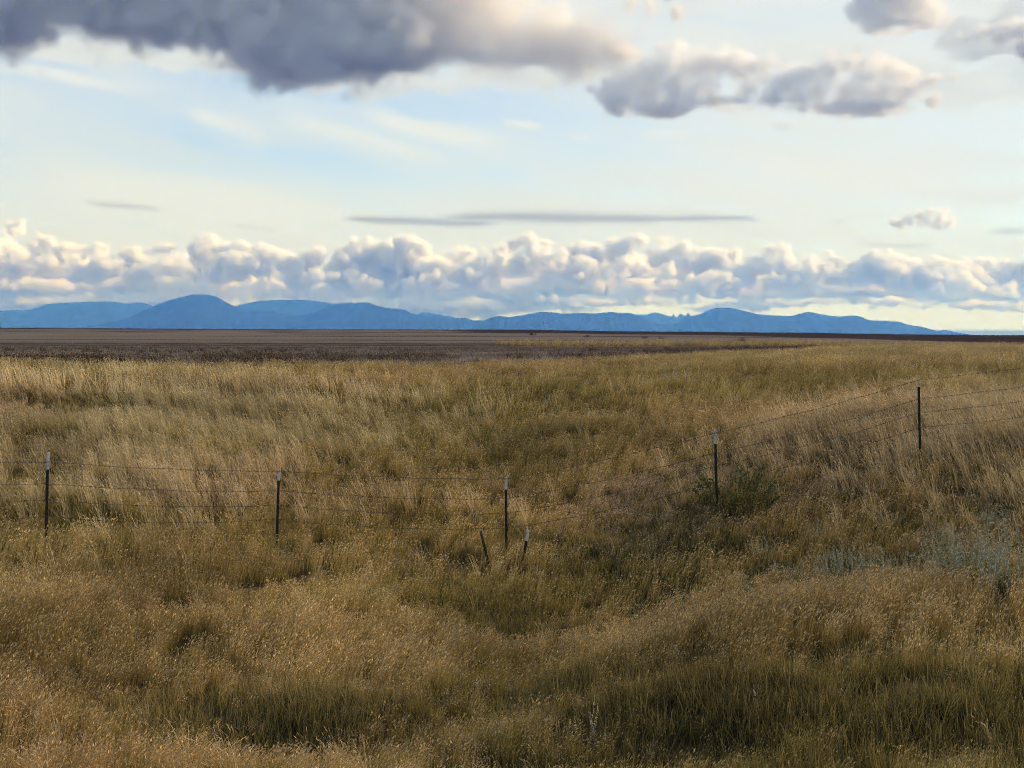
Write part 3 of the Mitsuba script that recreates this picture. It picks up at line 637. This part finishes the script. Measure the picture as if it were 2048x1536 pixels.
def weights(x, y):
    """Share of every kind of grass at a place."""
    n1 = nfbm(x / 2.6, y / 3.4, 0, 3, 201)
    n2 = nfbm(x / 1.5, y / 2.2, 0, 3, 202)
    w = {'wheat': np.full(x.shape, 1.0), 'olive': .10 + .9 * sstep(.52, .72, n1), 'pale': .012 + .06 * sstep(.58, .75, n2), 'fine': .04 + .5 * sstep(.62, .75, 1 - n2)}
    jx, jy = x + 1.2 * (nfbm(x, y, 5, 3, 203) - .5), y + 1.6 * (nfbm(x, y, 9, 3, 204) - .5)
    near = 1 - sstep(6.9, 7.8, y + .9 * (nfbm(x / 1.2, y, 2, 3, 221) - .5))
    w['olive'] = w['olive'] + near * (.2 + 1.3 * sstep(-.8, 1.3, x))
    w['wheat'] = w['wheat'] * (1 - .4 * near * sstep(-2.5, 1.0, x))
    for (cx, cy, a, b, k, s) in PW:
        e = np.exp(-((jx - cx) / a) ** 2 - ((jy - cy) / b) ** 2)
        w[k] = w[k] + (4.0 if k == 'fine' else 2.6) * s * e
        if k == 'wheat':
            w['olive'] = w['olive'] * (1 - .8 * e)
        elif s >= .8:
            w['wheat'] = w['wheat'] * (1 - .75 * e)
    return w


def scatter(y0, y1, per_m2, lod, far_edge=True, umax=.80, thin=True):
    """Jittered points over the wedge in view (and some way outside it) between two distances."""
    n = int(per_m2 * umax * (y1 ** 2 - y0 ** 2))
    y = np.sqrt(RNG.uniform(y0 ** 2, y1 ** 2, n))
    u = RNG.uniform(-umax, umax, n)
    x = u * y
    if far_edge:
        ragged = field_edge(u) + 7 * (nfbm(x / 5, y / 9, 0, 3, 205) - .5) + RNG.normal(0, .8, n)
        keep = y < ragged
        x, y = x[keep], y[keep]
    gap = nfbm(x / .5, y / .6, 0, 3, 206)
    keep = (gap > .33) & ((np.abs(x / y) < .58) | (RNG.random(len(x)) < .5))
    for (cx, cy, a, b) in BW if thin else ():
        keep &= RNG.random(len(x)) > .85 * np.exp(-((x - cx) / a) ** 2 - ((y - cy) / b) ** 2)
    return x[keep], y[keep]


for (y0, y1, den, lod) in ((5.4, 13.0, 90, 0), (13.0, 27.0, 46, 1), (27.0, 85.0, 13, 2), (85.0, 150.0, 1.6, 2)):
    x, y = scatter(y0, y1, den * 1.0, lod)
    w = weights(x, y)
    names = list(w)
    W = np.stack([w[k] for k in names], -1)
    W = np.cumsum(W / W.sum(1, keepdims=True), 1)
    kind = (RNG.random(len(x))[:, None] > W).sum(1)
    tall = .47 + .36 * nfbm(x / 1.1, y / 1.4, 0, 3, 207)
    low = np.zeros(len(x))
    for (cx, cy, a, b) in BW:
        low = np.maximum(low, np.exp(-((x - cx) / (a * 1.6)) ** 2 - ((y - cy) / (b * 2)) ** 2))
    tall = tall * (1 - .40 * low) * (.62 + .38 * sstep(6.0, 9.5, y))
    wind = .7 * (nfbm(x / 4, y / 5, 0, 3, 208) - .5) * 2
    for i, k in enumerate(names):
        q = kind == i
        turn = wind[q] + RNG.normal(0, .35, q.sum()) + (np.pi if k == 'pale' else 0)
        strew(k, x[q], y[q], lod, tall[q] * (1.0 if lod < 2 else 1.08) * (1.12 if k == 'pale' else 1.0), turn)
    xu, yu = scatter(y0, y1, den * 1.0 * (.55 if lod < 2 else .3), lod, thin=False)
    if lod == 0:   # matted litter in the hollows
        k = RNG.integers(0, len(BARE), int(1500 * 1.0))
        c = np.array([BW[q] for q in k])
        xu = np.concatenate([xu, c[:, 0] + RNG.normal(0, .75, len(k)) * c[:, 2]])
        yu = np.concatenate([yu, c[:, 1] + RNG.normal(0, .9, len(k)) * c[:, 3]])
    strew('under', xu, yu, lod, RNG.uniform(.8, 1.3, len(xu)), RNG.random(len(xu)) * 6.3)

# the strip of grass beyond the stubble, and the stubble itself
n = int(2600 * 1.0)
y = RNG.uniform(112, 205, n)
u = RNG.uniform(-.02, .60, n)
keep = (y > 118 + 10 * nfbm(u * 9, y / 30, 0, 3, 210) + 25 * sstep(.05, -.02, u)) & (y < 190)
strew('wheat', (u * y)[keep], y[keep], 2, RNG.uniform(1.0, 1.5, keep.sum()), RNG.normal(0, .6, keep.sum()))
n = int(17500 * 1.0)
y = 40 * (130 / 40) ** RNG.random(n)
u = RNG.uniform(-.80, .36, n)
x = u * y
keep = y > field_edge(u) - 2 + RNG.normal(0, 1.5, n)
strew('stub', x[keep], y[keep], 2, RNG.uniform(.8, 1.3, keep.sum()), RNG.random(keep.sum()) * 6.3)
n = int(4200 * 1.0)
u = RNG.uniform(-.80, .30, n)
y = field_edge(u) + 1 + 20 * RNG.random(n) ** 1.3
x = u * y
keep = nfbm(x / 7, y / 5, 0, 3, 230) > .42
strew('scrub', x[keep], y[keep], 2, RNG.uniform(.7, 1.15, keep.sum()), RNG.random(keep.sum()) * 6.3)

# ------------------------------------------------------------------ the barbed wire fence
PR = np.random.default_rng(77)


def paint(p, n, uv):
    a = fbm(p.x * 40, p.y * 40, p.z * 25, 3)
    return mix((.016, .019, .017), (.075, .045, .028), smoothstep(.60, .78, a))


def white(p, n, uv):
    a = fbm(p.x * 60, p.y * 60, p.z * 30, 3)
    return mix((.44, .44, .43), (.22, .20, .17), smoothstep(.56, .75, a))


def rust(p, n, uv):
    a = fbm(p.x * 9, p.y * 9, p.z * 30, 3)
    return mix((.040, .034, .032), (.085, .050, .032), smoothstep(.4, .7, a))


scene['post_paint'] = {'type': 'principled', 'base_color': tex(paint), 'roughness': .75, 'specular': .2}
scene['tip_paint'] = {'type': 'principled', 'base_color': tex(white), 'roughness': .7, 'specular': .3}
scene['wire_rust'] = {'type': 'principled', 'base_color': tex(rust), 'roughness': .6, 'metallic': .3}


def tpost(z0, z1, studs=True):
    """A steel T-post between two heights: flange, web and the studs on its face."""
    parts = [trimesh.creation.box((.041, .005, z1 - z0)), trimesh.creation.box((.006, .034, z1 - z0))]
    parts[0].apply_translation((0, 0, (z0 + z1) / 2))
    parts[1].apply_translation((0, .0195, (z0 + z1) / 2))
    if studs:
        for z in np.arange(z0 + .03, z1 - .01, .054):
            s = trimesh.creation.box((.016, .010, .012))
            s.apply_translation((0, -.0072, z))
            parts.append(s)
    return trimesh.util.concatenate(parts)


def tube_mesh(P, r, sides=5):
    P = np.asarray(P, float)
    t = np.gradient(P, axis=0)
    t /= np.linalg.norm(t, axis=1, keepdims=True)
    up = np.where(np.abs(t[:, 2:]) < .9, [[0, 0, 1.0]], [[1.0, 0, 0]])
    a = np.cross(t, up)
    a /= np.linalg.norm(a, axis=1, keepdims=True)
    b = np.cross(t, a)
    q = np.arange(sides) * 2 * np.pi / sides
    r = np.broadcast_to(r, (len(P),))
    v = P[:, None] + r[:, None, None] * (np.cos(q)[None, :, None] * a[:, None] + np.sin(q)[None, :, None] * b[:, None])
    i, j = np.meshgrid(np.arange(len(P) - 1), np.arange(sides), indexing='ij')
    f = np.stack([i * sides + j, i * sides + (j + 1) % sides, (i + 1) * sides + (j + 1) % sides, (i + 1) * sides + j], -1).reshape(-1, 4)
    f = np.vstack([f[:, [0, 1, 2]], f[:, [0, 2, 3]]])
    return trimesh.Trimesh(v.reshape(-1, 3), f, process=False)


# each post: pixel column, distance, rows of its top, of the bottom of the white tip and of the four wires, and its lean
POSTS = [(-385, 14.0, 898, 925, (912, 956, 990, 1026), .5), (96, 14.6, 905, 939, (923.6, 966.6, 999.4, 1033), 1.3), (558, 15.8, 938, 961, (942, 981, 1009.7, 1037.7), 1.7), (1012, 16.0, 955, 979, (957.7, 997, 1026.8, 1055.8), -.3),
         (1430, 16.1, 858, 888, (866, 905.4, 931, 963.5), -1.5), (1837, 16.6, 757, 774, (760, 797, 824.5, 854), -1.2), (2262, 17.4, 690, 712, (701, 737, 765, 795), -.6)]


def numbered(key, k):
    return key if k == 0 else f'{key}_{k:03d}'


FKEY = 'barbed_wire_fence'
labels[FKEY] = {'label': 'barbed wire fence of black steel posts with white tips crossing the grass', 'category': 'fence'}
WPT = []
for k, (px, d, top, tipb, wires, lean) in enumerate(POSTS):
    x, zt = (px - 1024) / 2000 * d, (660 - top) / 2000 * d
    g = float(height(x, d))
    h = zt - g
    tip = (tipb - top) / 2000 * d
    M = T().translate([x, d, zt]).rotate([0, 1, 0], lean).rotate([0, 0, 1], float(PR.uniform(-8, 8)))
    key = f'{FKEY}__{numbered("post", k)}'
    scene[key] = mikit.ply(tpost(-h - .35, -tip), 'post_paint', to_world=M)
    scene[key + '__tip'] = mikit.ply(tpost(-tip, 0), 'tip_paint', to_world=M)
    labels[key + '__tip'] = {'label': 'white painted tip of the steel post'}
    row = []
    clips = []
    for w in wires:
        s = (w - top) / 2000 * d
        c = np.array(M.matrix) @ np.array([0, -.014, -s, 1])
        row.append(c[:3])
        q = np.linspace(0, 2 * np.pi, 13)
        loop = np.stack([.024 * np.cos(q), .008 + .026 * np.sin(q), -s + .010 * np.cos(q * 1.0)], -1)
        clips.append(tube_mesh(loop, .0022, 4))
    WPT.append(row)
    scene[key + '__clips'] = mikit.ply(trimesh.util.concatenate(clips), 'wire_rust', to_world=M)
    labels[key + '__clips'] = {'kind': 'stuff'}
    if k == 4:   # the loose end of a tie hanging at the top of the post
        P = [(.01, -.01, -.03), (-.012, -.016, -.055), (-.018, -.016, -.10), (-.042, -.014, -.14), (-.05, -.012, -.155)]
        scene[key + '__loose_wire'] = mikit.ply(tube_mesh(P, .003, 5), 'wire_rust', to_world=M)
    if k == 3:   # slack wire bundled down the corner post
        q = np.linspace(0, 1, 60)
        P = np.stack([.034 + .022 * np.sin(q * 17) + .012 * np.sin(q * 43), -.01 + .02 * np.cos(q * 17), -.25 - .95 * q], -1)
        P2 = np.stack([.030 - .018 * np.sin(q * 13 + 1), -.012 + .02 * np.cos(q * 13), -.45 - .8 * q], -1)
        scene[key + '__loose_wire'] = mikit.ply(trimesh.util.concatenate([tube_mesh(P, .005, 5), tube_mesh(P2, .005, 5)]), 'wire_rust', to_world=M)
        labels[key + '__loose_wire'] = {'label': 'slack wire wound down the corner post'}

nw = 0
for run in ((0, 3), (3, 6)):
    for i in range(4):
        pts, barbs = [], []
        for k in range(run[0], run[1]):
            a, b = WPT[k][i], WPT[k + 1][i]
            if k > run[0]:
                pts = pts[:-1]
            n = 70
            for s in np.linspace(0, 1, n + 1):
                c = a + (b - a) * s
                c[2] -= (.035 + .012 * i) * 4 * s * (1 - s) + .004 * math.sin(s * 21 + i + k)
                c[1] += .01 * math.sin(s * 13 + 2 * i + k)
                pts.append(c)
        P = np.array(pts)
        key = f'{FKEY}__{numbered("wire", nw)}'
        nw += 1
        L = np.concatenate([[0], np.cumsum(np.linalg.norm(np.diff(P, axis=0), axis=1))])
        scene[key] = mikit.ply(tube_mesh(P, .0031, 5), 'wire_rust', smooth=True)
        for s in np.arange(.06, L[-1], .127):
            c = np.array([np.interp(s, L, P[:, m]) for m in range(3)])
            for _ in range(2):
                e = PR.normal(size=3)
                e = e / np.linalg.norm(e) * .022
                barbs.append(tube_mesh([c - e, c, c + e], [.0016, .0060, .0016], 4))
        scene[key + '__barbs'] = mikit.ply(trimesh.util.concatenate(barbs), 'wire_rust')
        labels[key + '__barbs'] = {'kind': 'stuff'}

# two short leaning posts by the corner
for key, (px, d, top, bot, tipb, lx, lab) in {
        'leaning_post': (961, 15.5, 1062, 1104, 1083, -14, 'short black steel post leaning left beside the corner fence post'),
        'leaning_post_001': (1056, 15.6, 1061, 1088, 1082, 9, 'short leaning post stub with white top right of the corner post')}.items():
    x, zt = (px - 1024) / 2000 * d, (660 - top) / 2000 * d
    tip = (tipb - top) / 2000 * d
    M = T().translate([x, d, zt]).rotate([0, 1, 0], lx).rotate([0, 0, 1], 20 if lx < 0 else -15)
    g = float(height(x, d))
    scene[key + '__post'] = mikit.ply(tpost(-(zt - g) - .3, -tip), 'post_paint', to_world=M)
    scene[key + '__tip'] = mikit.ply(tpost(-tip, 0), 'tip_paint' if lx > 0 else 'wire_rust', to_world=M)
    labels[key] = {'label': lab, 'category': 'post'}

# ------------------------------------------------------------------ shrubs and weeds
def leaf_cloud(rng, P, D, L, W):
    """One small folded leaf (two triangles) at every point."""
    n = len(P)
    s = np.cross(D, rng.normal(size=(n, 3)))
    s /= np.linalg.norm(s, axis=1, keepdims=True) + 1e-9
    l, w = rng.uniform(*L, n)[:, None], rng.uniform(*W, n)[:, None]
    v = np.stack([P, P + D * l * .5 + s * w * .5, P + D * l, P + D * l * .5 - s * w * .5], 1).reshape(-1, 3)
    f = (np.array([[0, 1, 2], [0, 2, 3]])[None] + 4 * np.arange(n)[:, None, None]).reshape(-1, 3)
    uv = np.stack([np.repeat(rng.random(n), 4), np.tile([0, .5, 1, .5], n)], -1)
    return trimesh.Trimesh(v, f, process=False), uv


def bushy(rng, stalks, rad, H, lean, leaves, L, W, taper=1.0, branch=0, r0=.004):
    """A clump of stalks with leaves all the way up. Returns stems, leaves, leaf uv."""
    tubes, P, D = [], [], []

    def stalk(base, dirv, h, r, n):
        t = np.linspace(0, 1, 6)
        bend = rng.normal(0, .10, 3)
        q = base + dirv * h * t[:, None] + bend * h * (t ** 2)[:, None]
        tubes.append(tube_mesh(q, r * (1.1 - .8 * t), 4))
        s = np.sort(rng.uniform(.12, 1, n))
        c = np.stack([np.interp(s, t, q[:, k]) for k in range(3)], -1)
        out = rng.normal(size=(n, 3))
        out /= np.linalg.norm(out, axis=1, keepdims=True)
        d = out * .8 + dirv * rng.uniform(.4, 1.0, (n, 1))
        P.append(c)
        D.append(d / np.linalg.norm(d, axis=1, keepdims=True))
        return q

    for _ in range(stalks):
        a, r = rng.uniform(0, 2 * np.pi), rad * math.sqrt(rng.random())
        base = np.array([r * math.cos(a), r * math.sin(a), -.04])
        d = np.array([math.cos(a) * lean * r / rad + rng.normal(0, .10), math.sin(a) * lean * r / rad + rng.normal(0, .10), 1.0])
        d /= np.linalg.norm(d)
        h = rng.uniform(*H) * (1 - .35 * taper * (r / rad) ** 2)
        q = stalk(base, d, h, r0, leaves)
        for _ in range(branch):
            k = rng.integers(2, 5)
            e = d + rng.normal(0, .55, 3)
            e[2] = abs(e[2])
            stalk(q[k], e / np.linalg.norm(e), h * rng.uniform(.25, .5), r0 * .6, leaves // 2)
    P, D = np.vstack(P), np.vstack(D)
    m, uv = leaf_cloud(rng, P, D, L, W)
    return trimesh.util.concatenate(tubes), m, uv


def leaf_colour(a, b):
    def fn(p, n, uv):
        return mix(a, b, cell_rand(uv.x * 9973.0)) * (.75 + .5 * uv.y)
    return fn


def thin(name, a, b):
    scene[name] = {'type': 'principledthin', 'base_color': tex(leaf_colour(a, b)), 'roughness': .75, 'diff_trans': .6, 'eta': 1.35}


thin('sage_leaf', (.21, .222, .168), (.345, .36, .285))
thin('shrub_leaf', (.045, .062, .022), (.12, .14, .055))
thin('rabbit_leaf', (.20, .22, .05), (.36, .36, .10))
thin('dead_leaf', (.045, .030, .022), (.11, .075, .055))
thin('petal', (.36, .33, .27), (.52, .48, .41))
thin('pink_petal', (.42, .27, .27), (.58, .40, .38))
scene['sage_stem'] = {'type': 'twosided', 'bsdf': {'type': 'diffuse', 'reflectance': {'type': 'rgb', 'value': [.25, .26, .20]}}}
scene['dead_stem'] = {'type': 'twosided', 'bsdf': {'type': 'diffuse', 'reflectance': {'type': 'rgb', 'value': [.055, .038, .028]}}}
scene['green_stem'] = {'type': 'twosided', 'bsdf': {'type': 'diffuse', 'reflectance': {'type': 'rgb', 'value': [.11, .10, .045]}}}

KINDS = {}


def kind(name, stem_bsdf, leaf_bsdf, leaf_name, variants, **kw):
    out = []
    for _ in range(variants):
        s, l, uv = bushy(PR, **kw)
        out.append((mikit.ply(s, stem_bsdf), mikit.ply(l, leaf_bsdf, uv=uv)))
    KINDS[name] = (out, leaf_name)


kind('sagebrush', 'sage_stem', 'sage_leaf', 'foliage', 4, stalks=32, rad=.30, H=(.26, .56), lean=.22, leaves=22, L=(.016, .034), W=(.005, .009), branch=1)
kind('shrub', 'dead_stem', 'shrub_leaf', 'foliage', 2, stalks=34, rad=.26, H=(.30, .56), lean=.9, leaves=26, L=(.022, .045), W=(.010, .020), branch=2)
kind('rabbitbrush', 'green_stem', 'rabbit_leaf', 'foliage', 1, stalks=34, rad=.16, H=(.22, .36), lean=.7, leaves=24, L=(.016, .03), W=(.005, .010), branch=1)
kind('dry_weed', 'dead_stem', 'dead_leaf', 'foliage', 4, stalks=12, rad=.16, H=(.30, .60), lean=1.0, leaves=22, L=(.03, .06), W=(.02, .045), branch=3, r0=.009)
kind('flower_stalk', 'green_stem', 'petal', 'flowers', 2, stalks=2, rad=.03, H=(.36, .48), lean=.3, leaves=60, L=(.012, .022), W=(.009, .016), r0=.004)
kind('pink_stalk', 'green_stem', 'pink_petal', 'flowers', 1, stalks=1, rad=.02, H=(.3, .34), lean=.1, leaves=46, L=(.012, .02), W=(.009, .016), r0=.004)
kind('seed_stalk', 'dead_stem', 'dead_leaf', 'seeds', 2, stalks=1, rad=.02, H=(.46, .56), lean=.1, leaves=70, L=(.010, .018), W=(.008, .014), r0=.005)
kind('leafy_stalk', 'green_stem', 'shrub_leaf', 'foliage', 2, stalks=3, rad=.12, H=(.40, .55), lean=.7, leaves=16, L=(.03, .055), W=(.012, .022), branch=2, r0=.0035)
kind('bare_stalk', 'dead_stem', 'dead_leaf', 'twigs', 1, stalks=2, rad=.05, H=(.45, .62), lean=.5, leaves=7, L=(.02, .04), W=(.006, .01), branch=1, r0=.0045)

SEEN = {}


def plant(kind_name, name, px, py, size, label, cat, group=None, wide=1.0, d=None):
    variants, leaf = KINDS[kind_name]
    k = SEEN.get(name, 0)
    SEEN[name] = k + 1
    key = numbered(name, k)
    if d is None:
        x, y = ground_at(px, py)
    else:
        x, y = (px - 1024) / 2000 * d, d
    M = T().translate([x, y, float(height(x, y))]).rotate([0, 0, 1], float(PR.uniform(0, 360))).scale([size * wide, size * wide, size])
    s, l = variants[int(PR.integers(len(variants)))]
    scene[key + '__stems'] = {**s, 'to_world': M}
    scene[f'{key}__{leaf}'] = {**l, 'to_world': M}
    labels[key] = {'label': label, 'category': cat, **({'group': group} if group else {})}
    labels[f'{key}__{leaf}'] = {'kind': 'stuff'}
    labels[key + '__stems'] = {'kind': 'stuff'}


for (px, py, s) in SAGE_SPOTS:
    if py < 800:
        lab, grp = 'pale sagebrush far up the slope beyond the fence', None
    elif py < 900:
        lab, grp = 'sagebrush clump high on the bank at the right edge, beyond the rightmost post', 'sagebrush clumps beyond the rightmost post'
    elif px < 1400:
        lab, grp = 'small low sagebrush clump in the golden grass left of the main sagebrush patch', 'small sagebrush clumps left of the main patch'
    elif px > 1900:
        lab, grp = 'tall silvery sagebrush clump in the patch at the right edge', 'sagebrush clumps at the right edge'
    else:
        lab, grp = 'silvery green sagebrush clump in the patch right of centre below the fence', 'sagebrush clumps below the fence'
    plant('sagebrush', 'sagebrush', px, py - 3, s * 1.15, lab, 'sagebrush', grp)
plant('shrub', 'shrub', 1474, 1010, 1.5, 'dark green shrub right of the fourth fence post, at its foot', 'shrub', wide=1.15)
plant('shrub', 'shrub', 1412, 1010, .62, 'small dark shrub left of the fourth fence post, at its foot', 'shrub', wide=1.1)
plant('shrub', 'shrub', 1216, 1112, .55, 'low dark green shrub in the ditch right of the corner post', 'shrub', wide=1.7)
plant('rabbitbrush', 'rabbitbrush', 2046, 1126, 1.0, 'yellow green bush at the right edge behind the sagebrush', 'bush')
plant('rabbitbrush', 'rabbitbrush', 283, 1000, .55, 'small yellow green bush in pale grass right of the leftmost post', 'bush')
plant('bare_stalk', 'bare_stalk', 983, 1232, 1.0, 'thin bare dead stalk standing above the ditch grass', 'weed')
plant('seed_stalk', 'seed_stalk', 1828, 1196, 1.0, 'dark upright seed spike beside the sagebrush clumps', 'weed')
for (px, py, s) in [(1178, 1490, .85), (1194, 1494, .7), (1162, 1488, .6)]:
    plant('flower_stalk', 'flower_stalk', px, py, s, 'pale flower stalk in the dark grass at bottom centre', 'wildflower', 'pale flower stalks in the dark grass')
plant('pink_stalk', 'pink_flower_stalk', 1519, 1440, .9, 'dull pink flower stalk in the dark hollow at lower right', 'wildflower')
for (px, py, s, lab) in [(386, 1366, .8, 'dark leafy weed in the tan grass at lower left'), (740, 1368, .8, 'dark leafy weed above the hollow at lower centre, left of its twin'), (792, 1366, .8, 'dark leafy weed above the hollow at lower centre, right of its twin'),
                         (612, 800, 1.3, 'dark weed with round heads on the far slope left of centre')]:
    plant('leafy_stalk', 'leafy_weed', px, py, s, lab, 'weed')
WEED = 'dark dry weed standing in the purple brown stubble field'
for (px, py, s) in [(24, 703, 1.3), (86, 704, 1.1), (130, 702, .9), (178, 705, 1.3), (195, 706, 1.3), (240, 704, .8), (282, 706, 1.0), (309, 706, 1.1), (345, 708, 1.0), (379, 707, 1.1), (401, 705, 1.2), (455, 706, .9), (500, 708, .9), (537, 704, 1.1), (565, 705, 1.1), (595, 703, 1.0), (640, 708, .9), (710, 706, .8), (800, 708, .8),
                    (1182, 702, 1.2), (1330, 704, 1.0), (1420, 704, .9), (1590, 706, 1.3)]:
    plant('dry_weed', 'dry_weed', px, py, s * .85, WEED if px < 1000 else 'dark dry weed at the far edge of the golden grass, right of centre', 'weed', 'dark weeds in the stubble field' if px < 1000 else 'dark weeds right of centre')
for (px, d, s) in [(1066, 420, 3.0), (1174, 330, 2.0), (1289, 300, 1.6), (1323, 280, 1.4), (1484, 230, 1.8), (1950, 300, 1.8)]:
    plant('dry_weed', 'far_bush', px, 0, s, 'tiny dark bush far out on the plain', 'bush', 'tiny dark bushes far out on the plain', wide=1.8, d=d)
